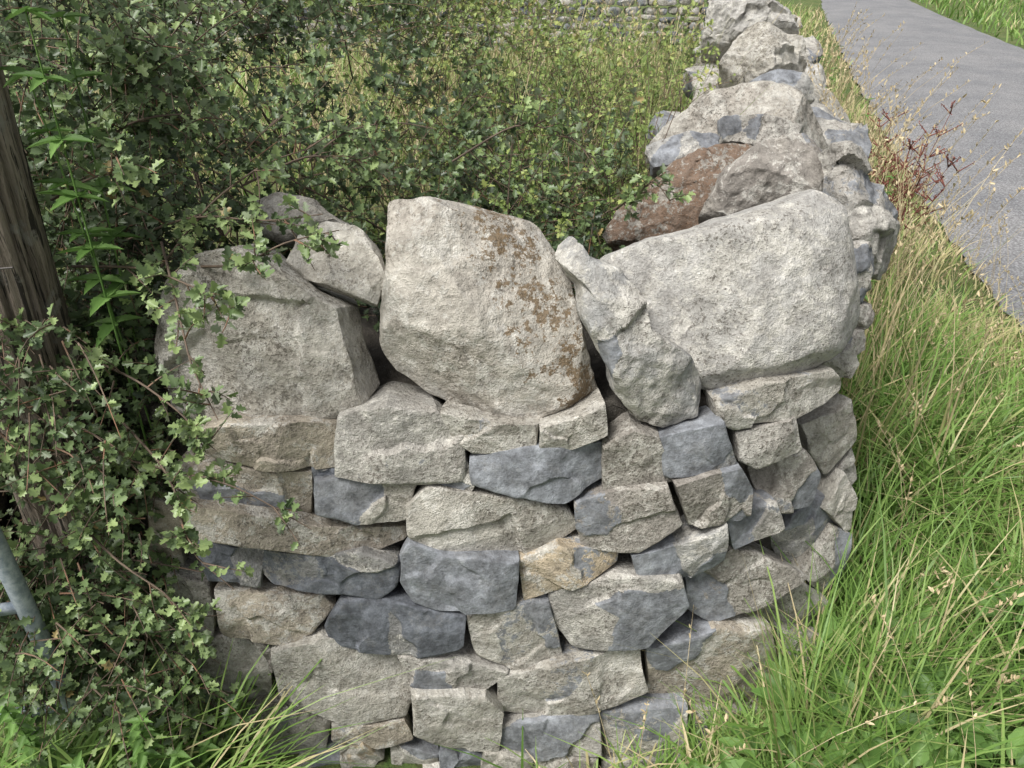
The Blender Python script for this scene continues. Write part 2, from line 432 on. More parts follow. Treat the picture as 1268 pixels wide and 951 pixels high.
boulder([(200,385),(216,345),(252,314),(310,303),(350,325),(395,360),(443,381),(452,430),(468,478),(432,508),(350,503),(262,516),(220,504),(202,440)],1.47,12,'palew',"broad pale limestone boulder with flaking ledges on the wall top",11,bulge=0.10,p=9,rough=0.006,cutamt=0.10,yaw=2,facets=3,cuts=7,frac=0.012,cells=9,smooth=0,lump=0.015,fa=(4,22))
boulder([(352,322),(372,288),(402,272),(440,282),(470,304),(480,345),(468,380),(420,364),(375,345)],1.53,38,'palew',"small pale lichened slab lying on two boulders",12,bulge=0.035,back=0.08,p=12,cat="stone",name="capping_slab",rough=0.005,smooth=0,frac=0.004,lump=0.015)
boulder([(315,252),(350,237),(388,250),(432,280),(410,300),(360,305),(322,292)],1.82,35,'boulder',"low rounded pale stone half hidden behind the slab",13,bulge=0.06,back=0.12)
boulder([(484,253),(540,248),(605,256),(650,272),(675,298),(697,340),(715,400),(740,482),(700,500),(655,523),(600,520),(545,493),(500,462),(471,427),(476,360),(481,300)],1.50,24,'mossy',"large pale boulder streaked with brown moss on the wall",14,bulge=0.13,back=0.2,p=3.6,cutamt=0.14,rough=0.007,facets=3,frac=0.004,cells=5,smooth=1)
boulder([(687,300),(708,290),(727,320),(760,332),(795,365),(800,400),(850,440),(877,480),(872,517),(830,532),(790,518),(757,480),(735,430),(716,390),(712,350),(690,322)],1.42,22,'slab',"narrow leaning grey stone wedged between two large boulders",15,bulge=0.08,back=0.13,p=5,rough=0.008,cutamt=0.12,smooth=0,frac=0.010,cells=9,lump=0.04)
boulder([(746,320),(800,297),(870,275),(940,257),(985,241),(1022,262),(1030,320),(1040,402),(1010,440),(950,465),(880,482),(830,470),(780,430),(752,375)],1.60,24,'boulderb',"smooth pale grey boulder with a sharp upper corner",16,bulge=0.15,back=0.22,p=4.0,yaw=10,cutamt=0.08,rough=0.005,facets=2,frac=0.003,cells=4,smooth=1)
boulder([(795,188),(830,150),(870,125),(930,113),(985,122),(1018,158),(1018,205),(950,215),(880,215),(830,215)],2.75,30,'boulder',"rounded weathered boulder at the back of the heap",17,bulge=0.18,back=0.25,rough=0.010,p=2.8,frac=0.006,cells=6,smooth=2)
boulder([(862,275),(895,215),(935,180),(1000,168),(1030,188),(1034,262),(1005,270),(940,272),(895,285)],2.12,28,'brown',"jagged dark grey boulder leaning on the heap",18,bulge=0.12,back=0.2,p=4,rough=0.010,cutamt=0.2,facets=5,frac=0.012,cells=9,smooth=0,fa=(8,40))
boulder([(748,292),(768,258),(800,235),(830,205),(890,185),(945,183),(920,222),(885,262),(865,292),(800,306),(757,310)],2.24,34,'earthy',"rough grey slab patched with reddish brown moss",19,bulge=0.09,back=0.16,rough=0.013,smooth=0,p=4.5,frac=0.010,cells=8,facets=4)
boulder([(1028,178),(1060,185),(1072,232),(1100,268),(1112,320),(1082,347),(1050,335),(1028,300)],2.05,20,'grey',"jagged overhanging grey stone at the road side of the wall",20,bulge=0.1,back=0.16,yaw=30,rough=0.012,cutamt=0.2,frac=0.014,cells=9,smooth=0,p=5,fa=(8,40),facets=5)
boulder([(800,183),(840,172),(888,168),(890,195),(845,208),(806,212)],2.40,32,'blue',"small blue grey angular stone in the heap",21,bulge=0.06,back=0.1,cat="stone",name="small_stone",nn=60,mm=30,p=8,smooth=0,frac=0.005)
boulder([(890,152),(940,148),(1000,158),(985,182),(930,186),(892,178)],2.5,35,'grey',"flat grey stone bedded in the heap",22,bulge=0.06,back=0.12,cat="stone",name="small_stone",nn=60,mm=30,p=6,smooth=0,frac=0.005)
boulder([(1030,308),(1062,298),(1074,345),(1062,378),(1040,374)],1.80,10,'grey',"small rough stone under the overhang",23,bulge=0.06,back=0.12,yaw=30,cat="stone",name="small_stone",nn=60,mm=30,p=6,smooth=0,frac=0.005)
boulder([(1036,375),(1066,376),(1062,402),(1040,410)],1.76,10,'brown',"small brown stone packed beneath the boulders",24,bulge=0.05,back=0.12,yaw=30,cat="stone",name="small_stone",nn=60,mm=30,p=6,smooth=0,frac=0.004)
boulder([(1030,408),(1060,402),(1058,428),(1020,444),(1012,434)],1.72,10,'grey',"flat grey stone packed beneath the boulders",28,bulge=0.05,back=0.12,yaw=30,cat="stone",name="small_stone",nn=60,mm=30,p=8,smooth=0,frac=0.004)
boulder([(925,105),(955,90),(998,98),(1005,128),(975,140),(938,126)],3.3,25,'blue',"square blue grey stone on the wall top",25,bulge=0.1,back=0.15,cat="stone",name="small_stone",nn=60,mm=30,p=7,smooth=0,frac=0.006)
boulder([(893,70),(915,45),(935,35),(965,48),(992,52),(1000,88),(960,100),(920,97)],4.0,50,'palew',"broad angular slab further along the wall top",26,bulge=0.10,back=0.3,rough=0.013,cutamt=0.2,p=5,frac=0.02,cells=9,smooth=0,facets=5,fa=(8,40))
boulder([(870,40),(878,8),(905,-6),(955,-2),(988,12),(992,44),(930,46)],5.6,50,'boulderb',"long pitted pale boulder along the wall top",27,bulge=0.12,back=0.3,rough=0.018,cutamt=0.2,p=5,frac=0.03,cells=10,smooth=0,facets=5,fa=(8,40))

# ------------------------------------------------------------ ground + road
def road_l(y): return np.interp(y,[-60,-20,-5,0,3.72,4.6,6.43,11.9,22.4,40,80,300],[-12,-3,1.0,2.0,2.70,2.88,3.35,4.97,8.2,14,30,120])
def road_r(y): return road_l(y)+np.interp(y,[-60,15,28,300],[3.5,3.4,2.9,3.2])
def gz(x,y):
    l=road_l(y); r=road_r(y)
    d=np.minimum(np.abs(x-l),np.abs(x-r)); ins=(x>l-0.05)&(x<r+0.05)
    m=np.clip((d-0.1)/0.8,0,1)*(~ins)
    b=0.03*np.sin(x*2.3+1)*np.cos(y*1.9)+0.02*np.sin(x*5.1+y*3.3)
    vb=0.10*np.exp(-((x-1.35-0.26*(y-1.84))/0.45)**2)*(np.asarray(y)>0)*np.clip((y-0.3)/1.0,0,1)
    far=0.25*np.sin(x*0.05)*np.clip((np.hypot(x,y)-40)/60,0,1)
    return (b+vb)*m-0.02*ins+far*m
xs=np.unique(np.concatenate([np.linspace(-4,9,170),np.linspace(-30,30,61),np.linspace(-500,500,41)]))
ys=np.unique(np.concatenate([np.linspace(-2,14,200),np.linspace(-30,50,81),np.linspace(-500,500,41)]))
X,Y=np.meshgrid(xs,ys,indexing='ij'); Z=gz(X,Y)
V=np.stack([X.ravel(),Y.ravel(),Z.ravel()],1)
i,j=np.meshgrid(np.arange(len(xs)-1),np.arange(len(ys)-1),indexing='ij'); a=(i*len(ys)+j).ravel()
Q=np.stack([a,a+len(ys),a+len(ys)+1,a+1],1)
gm,nt,b,out=newmat("soil_and_turf")
tc=N(nt,"ShaderNodeTexCoord"); v=tc.outputs['Object']
c=mixc(nt,rng_(nt,noi(nt,v,1.7,6,0.65),0.4,0.62),(0.07,0.12,0.025),(0.13,0.15,0.045))
c=mixc(nt,rng_(nt,noi(nt,v,22,5,0.7),0.5,0.7),c,(0.08,0.075,0.035))
nt.links.new(c,b.inputs['Base Color']); b.inputs['Roughness'].default_value=0.95
bp=N(nt,"ShaderNodeBump"); bp.inputs['Distance'].default_value=0.03; nt.links.new(noi(nt,v,30,5,0.7),bp.inputs['Height']); nt.links.new(bp.outputs[0],b.inputs['Normal'])
g=np_obj("ground",V,[Q],gm,smooth=True); g["kind"]="structure"
yy=np.concatenate([np.linspace(-20,0,20),np.linspace(0.1,16,220),np.linspace(16.5,60,60),np.linspace(62,300,20)])
rows=[]
ts=np.array([0,0.02,0.06,0.15,0.3,0.5,0.7,0.85,0.94,0.98,1.0])
for y in yy:
    l=float(road_l(y))+0.07*noise.noise(Vector((y*1.8,0,3)))+0.05*noise.noise(Vector((y*7,0,3)))
    r=float(road_r(y))+0.06*noise.noise(Vector((y*1.3,9,3)))
    for t in ts: rows.append((l+(r-l)*t,y,0.006+0.05*(1-(2*t-1)**2)))
V=np.array(rows); K=len(ts)
i,j=np.meshgrid(np.arange(len(yy)-1),np.arange(K-1),indexing='ij'); a=(i*K+j).ravel()
Q=np.stack([a,a+1,a+K+1,a+K],1)
rm,nt,b,out=newmat("worn_tarmac")
tc=N(nt,"ShaderNodeTexCoord"); v=tc.outputs['Object']
n1=noi(nt,v,0.9,5,0.75); n2=noi(nt,v,38,5,0.9)
c=mixc(nt,rng_(nt,n1,0.40,0.60),(0.215,0.217,0.225),(0.275,0.273,0.275))
vo=N(nt,"ShaderNodeTexVoronoi"); vo.inputs['Scale'].default_value=65; nt.links.new(v,vo.inputs['Vector'])
c=mixc(nt,1.0,c,mixc(nt,rng_(nt,vo.outputs['Distance'],0.1,0.7),(1.3,1.3,1.3),(0.6,0.6,0.6)),'MULTIPLY')
c=mixc(nt,1.0,c,mixc(nt,rng_(nt,n2,0.36,0.64),(0.76,0.76,0.76),(1.24,1.24,1.24)),'MULTIPLY')
c=mixc(nt,math_(nt,'MULTIPLY',rng_(nt,noi(nt,v,3,7,0.8),0.56,0.62),0.35),c,(0.14,0.14,0.14))
nt.links.new(c,b.inputs['Base Color']); b.inputs['Roughness'].default_value=0.88; b.inputs['Specular IOR Level'].default_value=0.25
bp=N(nt,"ShaderNodeBump"); bp.inputs['Distance'].default_value=0.008; nt.links.new(n2,bp.inputs['Height']); bp.inputs['Strength'].default_value=0.6
nt.links.new(bp.outputs[0],b.inputs['Normal'])
r_=np_obj("road",V,[Q],rm,smooth=True); r_["kind"]="structure"

# ------------------------------------------------------------ vegetation materials
def leaf_mat(name,stops,back=None,trans=0.25,rough=0.5,spec=0.35):
    m,nt,b,out=newmat(name)
    at=N(nt,"ShaderNodeAttribute",attribute_name='tint')
    cr=N(nt,"ShaderNodeValToRGB"); el=cr.color_ramp.elements
    while len(el)<len(stops): el.new(0.5)
    for e,(p,cc) in zip(el,stops): e.position=p; e.color=(*cc,1)
    nt.links.new(at.outputs['Fac'],cr.inputs[0]); c=cr.outputs[0]
    if back:
        ge=N(nt,"ShaderNodeNewGeometry"); c=mixc(nt,math_(nt,'MULTIPLY',ge.outputs['Backfacing'],0.7),c,back)
    nt.links.new(c,b.inputs['Base Color']); b.inputs['Roughness'].default_value=rough; b.inputs['Specular IOR Level'].default_value=spec
    if trans>0:
        tr=N(nt,"ShaderNodeBsdfTranslucent"); nt.links.new(c,tr.inputs[0])
        mx=N(nt,"ShaderNodeMixShader"); mx.inputs[0].default_value=trans
        nt.links.new(b.outputs[0],mx.inputs[1]); nt.links.new(tr.outputs[0],mx.inputs[2]); nt.links.new(mx.outputs[0],out.inputs[0])
    return m
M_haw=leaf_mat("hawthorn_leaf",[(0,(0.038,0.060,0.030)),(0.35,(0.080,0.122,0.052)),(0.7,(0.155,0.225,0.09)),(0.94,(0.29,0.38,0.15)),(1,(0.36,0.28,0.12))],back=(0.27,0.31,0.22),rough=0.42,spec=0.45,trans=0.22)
M_shr=leaf_mat("shrub_leaf",[(0,(0.08,0.13,0.035)),(0.5,(0.20,0.28,0.08)),(0.85,(0.36,0.42,0.13)),(1,(0.46,0.38,0.16))],back=(0.30,0.34,0.19))
M_grass=leaf_mat("grass_blade",[(0,(0.075,0.15,0.028)),(0.4,(0.165,0.29,0.062)),(0.65,(0.29,0.41,0.12)),(0.82,(0.47,0.44,0.21)),(1,(0.63,0.52,0.32))],trans=0.3,rough=0.45)
M_weed=leaf_mat("weed_leaf",[(0,(0.09,0.18,0.04)),(1,(0.21,0.36,0.10))],trans=0.3)
M_straw=leaf_mat("straw",[(0,(0.40,0.31,0.17)),(1,(0.62,0.53,0.34))],trans=0)
M_twig=leaf_mat("twig_bark",[(0,(0.08,0.06,0.045)),(0.7,(0.17,0.125,0.09)),(1,(0.24,0.13,0.08))],trans=0.0,rough=0.8)
M_red=leaf_mat("red_stalk",[(0,(0.13,0.045,0.035)),(1,(0.24,0.09,0.065))],trans=0.0,rough=0.8)

def unit(a): return a/np.maximum(np.linalg.norm(a,axis=-1,keepdims=True),1e-9)
HALF=[(0.05,0.18),(0.34,0.26),(0.20,0.44),(0.42,0.60),(0.17,0.70),(0.19,0.90)]
def leaves(pos,d,nr,size,half=HALF,fold=0.35,curl=0.15):
    k=len(half)
    t=[(0,0),(0,1)]+[(x,y) for x,y in half]+[(-x,y) for x,y in half]
    t=np.array(t); z=np.abs(t[:,0])*fold-curl*t[:,1]**2
    d=unit(d); side=unit(np.cross(d,nr)); nn_=np.cross(side,d)
    V=pos[:,None,:]+size[:,None,None]*(t[None,:,0,None]*side[:,None]+t[None,:,1,None]*d[:,None]+z[None,:,None]*nn_[:,None])
    nv=len(t); L=len(pos)
    f1=np.array([0]+list(range(2,2+k))+[1]); f2=np.array([1]+list(range(2+2*k-1,2+k-1,-1))+[0])
    base=(np.arange(L)*nv)[:,None]
    Fc=np.concatenate([base+f1,base+f2])
    return V.reshape(-1,3),Fc
def tubes(P,Rr,sides=4):
    B,K,_=P.shape
    T=np.gradient(P,axis=1); T=unit(T)
    ref=np.where(np.abs(T[...,2:3])>0.9,np.array([1.0,0,0]),np.array([0,0,1.0]))
    a=unit(np.cross(T,ref)); b=np.cross(T,a)
    ang=np.arange(sides)*2*math.pi/sides
    V=P[:,:,None,:]+Rr[:,:,None,None]*(np.cos(ang)[None,None,:,None]*a[:,:,None]+np.sin(ang)[None,None,:,None]*b[:,:,None])
    idx=np.arange(B*K*sides).reshape(B,K,sides)
    q=np.stack([idx[:,:-1],np.roll(idx,-1,2)[:,:-1],np.roll(idx,-1,2)[:,1:],idx[:,1:]],-1).reshape(-1,4)
    return V.reshape(-1,3),q
def sprigs(base,D,L,K=14,leafsize=(0.018,0.034),droop=0.25,tint=None,upb=0.9):
    B=len(base); D=unit(D); t=np.linspace(0.0,1,5)
    bend=rng.normal(0,0.25,(B,3)); bend[:,2]-=droop
    def at(tt): return base[:,None]+L[:,None,None]*(D[:,None]*tt[...,None]+bend[:,None]*(tt[...,None]**2)*0.5)
    stem=at(np.broadcast_to(t,(B,5)))
    tl=rng.uniform(0.12,1.0,(B,K)); pos=at(tl)
    tang=unit(D[:,None]+bend[:,None]*tl[...,None])
    rv=rng.normal(0,1,(B,K,3)); rv-= (rv*tang).sum(-1,keepdims=True)*tang; rv=unit(rv)
    d=unit(rv+0.55*tang+np.array([0,0,0.15]))
    nr=unit(rng.normal(0,0.5,(B,K,3))+np.array([0,-0.25,upb])+0.2*tang)
    sz=rng.uniform(*leafsize,(B,K))
    ti=np.clip((0.4 if tint is None else tint[:,None])+rng.normal(0,0.15,(B,K))+0.24*(tl-0.5),0,0.92)
    yel=rng.random((B,K))<0.006; ti=np.where(yel,1,ti)
    return pos.reshape(-1,3),d.reshape(-1,3),nr.reshape(-1,3),sz.ravel(),ti.ravel(),stem
def sm(a): a=np.clip(a,0,1); return a*a*(3-2*a)
def nz(x,y,s,o=0):
    return (np.sin(x*s*1.3+y*s*0.7+o)+np.sin(x*s*-0.8+y*s*1.5+1.7+o*2)+np.sin(x*s*2.3+0.4+o)*np.cos(y*s*2.1+o))/3

def build_plant(name,label,cat,sets,mat,origin,twigs=None,half=HALF):
    e=empty(name,origin,label,cat); o=np.array(origin)
    pos=np.concatenate([s[0] for s in sets]); d=np.concatenate([s[1] for s in sets]); nr=np.concatenate([s[2] for s in sets])
    sz=np.concatenate([s[3] for s in sets]); ti=np.concatenate([s[4] for s in sets])
    V,Fc=leaves(pos,d,nr,sz,half)
    np_obj("foliage",V-o,[Fc],mat,tint=np.concatenate([ti,ti]),parent=e)
    stem=np.concatenate([s[5] for s in sets]); rr=np.linspace(0.0022,0.0008,5)[None].repeat(len(stem),0)
    V,q=tubes(stem,rr,3); tt=[rng.random(len(q))]
    Fs=[q]; Vs=[V]
    if twigs is not None:
        for P,Rr in twigs:
            V2,q2=tubes(P,Rr,6); Fs.append(q2+sum(len(v) for v in Vs)); Vs.append(V2); tt.append(rng.random(len(q2))*0.6)
    np_obj("branches",np.vstack(Vs)-o,Fs,M_twig,tint=np.concatenate(tt),smooth=True,parent=e)
    return e
def Hc(x,y):
    rise=0.62*sm((y-1.85)/1.15)*sm((0.15-x)/0.9)
    lft=0.30*sm((-x-0.45)/0.5)*sm((y-1.5)/0.5)
    return 1.02+rise+lft+0.13*nz(x,y,3.1)+0.10*nz(x,y,7.3,2)
def canopy(n,x0,x1,y0,y1,depth,tb,L=(0.10,0.24),K=14,ls=(0.018,0.032),H=Hc,thin=0,shade=0):
    x=rng.uniform(x0,x1,n); y=rng.uniform(y0,y1,n)
    dp=rng.exponential(depth,n); z=H(x,y)-dp-0.04
    keep=(z>0.3)&(x<xw(y)-0.72)
    keep&=~((x>-0.72)&(y<1.83)) 
    keep&=rng.random(n)>thin*sm(nz(x,y,5.5,7)*1.5+0.3)
    x,y,z,dp=x[keep],y[keep],z[keep],dp[keep]; n=len(x)
    D=np.stack([rng.normal(0,.7,n),rng.normal(-0.35,.6,n),rng.uniform(0.1,1.1,n)],1)
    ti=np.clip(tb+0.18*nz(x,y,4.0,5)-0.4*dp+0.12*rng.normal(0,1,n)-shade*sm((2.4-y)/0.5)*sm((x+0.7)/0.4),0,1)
    return sprigs(np.stack([x,y,z],1),D,rng.uniform(*L,n),K=K,leafsize=ls,tint=ti)
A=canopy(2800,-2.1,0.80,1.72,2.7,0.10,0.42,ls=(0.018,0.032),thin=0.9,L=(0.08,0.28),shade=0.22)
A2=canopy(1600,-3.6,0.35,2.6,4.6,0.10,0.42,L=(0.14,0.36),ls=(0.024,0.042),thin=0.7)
# curtain at the left end of the wall
n=1250
z=rng.uniform(0.12,1.62,n); x=-0.75-rng.exponential(0.26,n)+0.05*np.sin(z*9); y=1.24+0.12*z+0.10*np.sin(z*5+x*4)+rng.exponential(0.12,n)+0.35*sm((z-1.0)/0.5)
keep=(x>-2.0)&~((z>1.12)&(y<1.5)&(x<-0.88)&(rng.random(n)<0.7))
x,y,z=x[keep],y[keep],z[keep]; n=len(x)
D=np.stack([rng.normal(0.25,.5,n),rng.normal(-0.55,.4,n),rng.normal(0.1,0.6,n)],1)
Bc=sprigs(np.stack([x,y,z],1),D,rng.uniform(0.07,0.22,n),K=12,leafsize=(0.016,0.033),droop=0.5,tint=np.clip(0.46+0.22*nz(x,z,6)+0.15*rng.normal(0,1,n),0,1))
n=330
z=rng.uniform(0.35,1.20,n); x=rng.uniform(-1.15,-0.74,n); y=1.06+0.10*z+0.06*np.sin(z*8+x*6)+rng.uniform(0,0.12,n)+0.12*sm((z-0.9)/0.4)
keep=~((z<0.90)&(z>0.66)&(x<-0.92))
x,y,z=x[keep],y[keep],z[keep]; n=len(x)
D=np.stack([rng.normal(0.1,.5,n),rng.normal(-0.35,.4,n),rng.normal(-0.1,0.6,n)],1)
Bd=sprigs(np.stack([x,y,z],1),D,rng.uniform(0.06,0.18,n),K=11,leafsize=(0.015,0.029),droop=0.5,tint=np.clip(0.58+0.18*nz(x,z,7)+0.12*rng.normal(0,1,n),0,1))
def sprays(paths,per=9,tb=0.6):
    bs=[];Ds=[];tw=[]
    for pts in paths:
        P=np.array([C0+ray(px,py)*(yy_/ray(px,py)[1]) for px,py,yy_ in pts])
        tt=np.linspace(0,1,len(P)); t2=np.linspace(0,1,16)
        C=np.stack([np.interp(t2,tt,P[:,k]) for k in range(3)],1)
        for _ in range(3): C[1:-1]=0.5*C[1:-1]+0.25*C[:-2]+0.25*C[2:]
        tw.append(C)
        for s in rng.uniform(0.1,1,per):
            b0=np.array([np.interp(s,t2,C[:,k]) for k in range(3)]); bs.append(b0); Ds.append(unit(C[-1]-C[0])*0.6+rng.normal(0,.6,3)+np.array([0,-.2,.15]))
    bs=np.array(bs);Ds=np.array(Ds);n=len(bs)
    s=sprigs(bs,Ds,rng.uniform(0.03,0.09,n),K=9,leafsize=(0.016,0.03),droop=0.2,tint=np.clip(tb+0.12*rng.normal(0,1,n),0,1))
    tw=np.array(tw); return s,(tw,np.linspace(0.003,0.001,16)[None].repeat(len(tw),0))
Sp,tw1=sprays([
 [(150,300,1.6),(240,265,1.5),(330,275,1.42),(400,265,1.4)],
 [(90,330,1.5),(180,330,1.36),(250,360,1.28),(290,380,1.25)],
 [(100,440,1.4),(170,470,1.3),(235,520,1.2),(255,560,1.18)],
 [(120,560,1.3),(200,580,1.2),(290,600,1.15),(385,655,1.12)],
 [(200,330,1.5),(260,250,1.5),(330,200,1.55),(380,185,1.55)],
 [(60,250,1.5),(110,220,1.4),(160,210,1.35),(140,190,1.3)],
 [(90,640,1.25),(150,700,1.15),(215,740,1.12),(240,800,1.1)],
 [(250,330,1.45),(300,330,1.36),(350,300,1.36),(420,285,1.4)],
 [(130,500,1.3),(215,590,1.18),(230,680,1.1),(290,730,1.08)],
 [(200,300,1.5),(220,380,1.3),(235,450,1.2),(270,520,1.12)],
 [(380,200,1.9),(430,160,1.9),(490,150,1.9),(540,160,1.9)],
 [(300,230,1.75),(380,190,1.75),(440,200,1.75),(470,190,1.75)],
 [(560,200,2.0),(640,150,2.0),(700,165,2.0),(740,200,1.95)],
 [(760,260,2.1),(790,240,2.05),(810,220,2.0),(830,250,1.98)],
 [(200,150,2.0),(260,100,2.0),(330,80,2.0),(400,90,2.0)],
 [(100,200,1.7),(160,150,1.6),(220,140,1.6),(290,150,1.6)],
],per=12,tb=0.75)
tw=[]
for k in range(60):
    x0=rng.uniform(-2.2,0.3); y0=rng.uniform(2.0,3.4); h=float(Hc(x0,y0))
    P=np.array([[x0,y0,0],[x0+rng.normal(0,.1),y0-.05,h*.4],[x0+rng.normal(0,.3),y0-rng.uniform(0,.3),h*.75],[x0+rng.normal(0,.5),y0-rng.uniform(-.1,.5),h*1.05]])
    t2=np.linspace(0,1,14); C=np.stack([np.interp(t2,np.linspace(0,1,4),P[:,q]) for q in range(3)],1)
    for _ in range(3): C[1:-1]=0.5*C[1:-1]+0.25*C[:-2]+0.25*C[2:]
    tw.append(C+rng.normal(0,0.006,C.shape))
tw=np.array(tw); tr=np.linspace(0.010,0.0016,14)[None]*rng.uniform(.4,1.1,(60,1))
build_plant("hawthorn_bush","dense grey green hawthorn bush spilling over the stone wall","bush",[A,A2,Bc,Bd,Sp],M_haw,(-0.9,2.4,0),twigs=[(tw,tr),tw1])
# lighter scrub
def H2(x,y): return 1.02+0.13*nz(x,y,2.5,1)+0.12*nz(x,y,6,3)+0.48*sm((0.35+0.1*(y-4)-x)/0.6)*sm((y-2.6)/1.5)+0.06*sm((y-3.2)/1.5)
Sx1=canopy(1700,-0.6,1.6,2.2,4.6,0.14,0.52,L=(0.12,0.46),K=12,ls=(0.015,0.028),H=lambda x,y:H2(x,y)+0.06,thin=0.95)
Sx2=canopy(1000,-1.8,2.2,4.2,6.6,0.10,0.62,L=(0.2,0.55),K=14,ls=(0.024,0.046),H=H2,thin=0.8)
tw=[]
for k in range(150):
    x0=rng.uniform(-0.3,1.2); y0=rng.uniform(2.3,5.2)
    t=np.linspace(0,1,14)[:,None]; dr=np.array([rng.normal(0,.25),rng.normal(-.1,.25),rng.uniform(1.1,1.5)])
    C=np.array([x0,y0,0])+t*dr+t**2*np.array([rng.normal(0,.25),rng.normal(0,.2),-.1]); tw.append(C)
tw=np.array(tw); keep=tw[:,-1,0]<xw(tw[:,-1,1])-0.6; tw=tw[keep]
build_plant("scrub_bush","light yellow green scrub with thin bare twigs behind the wall","bush",[Sx1,Sx2],M_shr,(0.5,3.4,0),twigs=[(tw,np.linspace(0.005,0.0012,14)[None].repeat(len(tw),0))])

# ------------------------------------------------------------ grass
def blades(x,y,h,wd,tint,lean,ld,segs=4,droop=0.5,z0=None):
    n=len(x); z=gz(x,y) if z0 is None else z0
    t=np.linspace(0,1,segs+1)
    dx,dy=np.cos(ld),np.sin(ld)
    off=lean[:,None]*h[:,None]*(0.35*t+0.65*t**2)
    zz=h[:,None]*(t-droop*np.minimum(lean,1.5)[:,None]*t**2.5*0.6)
    cx=x[:,None]+dx[:,None]*off; cy=y[:,None]+dy[:,None]*off; cz=z[:,None]+zz
    wv=wd[:,None]*(1-t**2.2)*0.5+0.0002
    fa=ld+math.pi/2+rng.normal(0,.5,n)
    sx,sy=np.cos(fa)[:,None]*wv,np.sin(fa)[:,None]*wv
    V=np.stack([np.stack([cx-sx,cy-sy,cz],-1),np.stack([cx+sx,cy+sy,cz],-1)],2)
    idx=np.arange(n*(segs+1)*2).reshape(n,segs+1,2)
    q=np.stack([idx[:,:-1,0],idx[:,:-1,1],idx[:,1:,1],idx[:,1:,0]],-1).reshape(-1,4)
    return V.reshape(-1,3),q,np.repeat(tint,segs)
def grass_obj(name,parts,label=None,mat=M_grass):
    Vs=[];Qs=[];Ts=[];o=0
    for V,q,t in parts: Vs.append(V);Qs.append(q+o);Ts.append(t);o+=len(V)
    ob=np_obj(name,np.vstack(Vs),[np.vstack(Qs)],mat,tint=np.concatenate(Ts))
    ob["kind"]="stuff"; ob["label"]=label; ob["category"]="grass"; return ob
def field(n,x0,x1,y0,y1,h,wd,tb,mask,hs=0.3,lean=(0.3,1.1),tsd=0.14,lds=1.6,dead=0.14):
    x=rng.uniform(x0,x1,n); y=rng.uniform(y0,y1,n)
    k=mask(x,y); x,y=x[k],y[k]; n=len(x)
    cl=nz(x,y,5,1)+0.7*nz(x,y,13,3); hh=h*np.clip(1+hs*cl+rng.normal(0,.28,n),0.25,2)
    e=(road_l(y)-x); near=sm(1-e/0.95)*(e>-0.2)
    hh*=1-0.55*near
    ti=np.clip(tb+0.18*nz(x,y,3,4)+0.14*nz(x,y,9,4)+0.65*near*rng.random(n)+rng.normal(0,tsd,n),0,1)
    dd=rng.random(n)<dead; ti=np.where(dd,rng.uniform(.82,1,n),ti)
    ld=3.3*nz(x,y,2.6,2)+rng.normal(0,lds,n)
    return blades(x,y,hh,rng.uniform(*wd,n),ti,rng.uniform(*lean,n),ld)
def Sv(x): return 1.22+1.3*np.maximum(0,x-0.3)**2
verge=lambda x,y:((y<Sv(x)-0.01)|(x>xw(y)-0.02))&(x>0.60)&(x<road_l(y)+0.03)
wallside=lambda x,y:(x>xw(y)-0.0)&(x<xw(y)+0.5)&(x<road_l(y))
G=[field(12000,0.6,2.9,0.45,3.6,0.24,(0.003,0.006),0.42,verge,dead=0.2),
   field(7500,0.6,2.9,0.45,3.6,0.31,(0.006,0.013),0.34,verge,lean=(0.3,1.5),dead=0.06),
   field(10000,1.0,4.6,3.6,9.5,0.24,(0.006,0.013),0.58,verge),
   field(6000,2.5,9.0,9.5,24,0.28,(0.014,0.028),0.60,verge),
   field(1500,0.58,1.0,1.02,1.75,0.42,(0.004,0.009),0.45,verge,lean=(0.2,.9)),
   field(6000,1.0,4.0,2.1,9.0,0.55,(0.004,0.010),0.76,wallside,lean=(0.1,.6)),
   field(3800,0.02,0.85,0.8,1.32,0.20,(0.004,0.009),0.42,lambda x,y:(y<Sv(x)-0.06)&(rng.random(len(x))<sm((x-0.0)/0.5)+0.1)),
]
grass_obj("roadside_grass",G,"long bright green and straw coloured grass on the road verge")
fv=lambda x,y:(x>road_r(y)+0.0)&(x<road_r(y)+9)
grass_obj("far_verge_grass",[field(15000,6,28,6,40,0.30,(0.025,0.05),0.42,fv,dead=0.05)],"green grass on the far verge of the road")
fl=lambda x,y:(x<xw(y)-0.7)
grass_obj("field_grass",[field(9000,-7,5,6.0,13,0.60,(0.010,0.022),0.66,fl,tsd=0.2),
   field(6000,-0.4,2.2,2.6,6.5,0.98,(0.005,0.010),0.64,lambda x,y:(x<xw(y)-0.72),tsd=0.15,lean=(0.1,.5))],"tall yellowing rough grass in the field behind the wall")
lf=lambda x,y:(y<1.18)
gl=[field(2400,-1.35,-0.62,0.62,1.18,0.22,(0.004,0.008),0.46,lf,lean=(0.4,1.3)),
    field(650,-1.30,-0.66,0.80,1.10,0.40,(0.007,0.013),0.42,lf,lean=(0.5,1.3),dead=0.05)]
grass_obj("corner_grass",gl,"tuft of long arching green grass beside the bush")

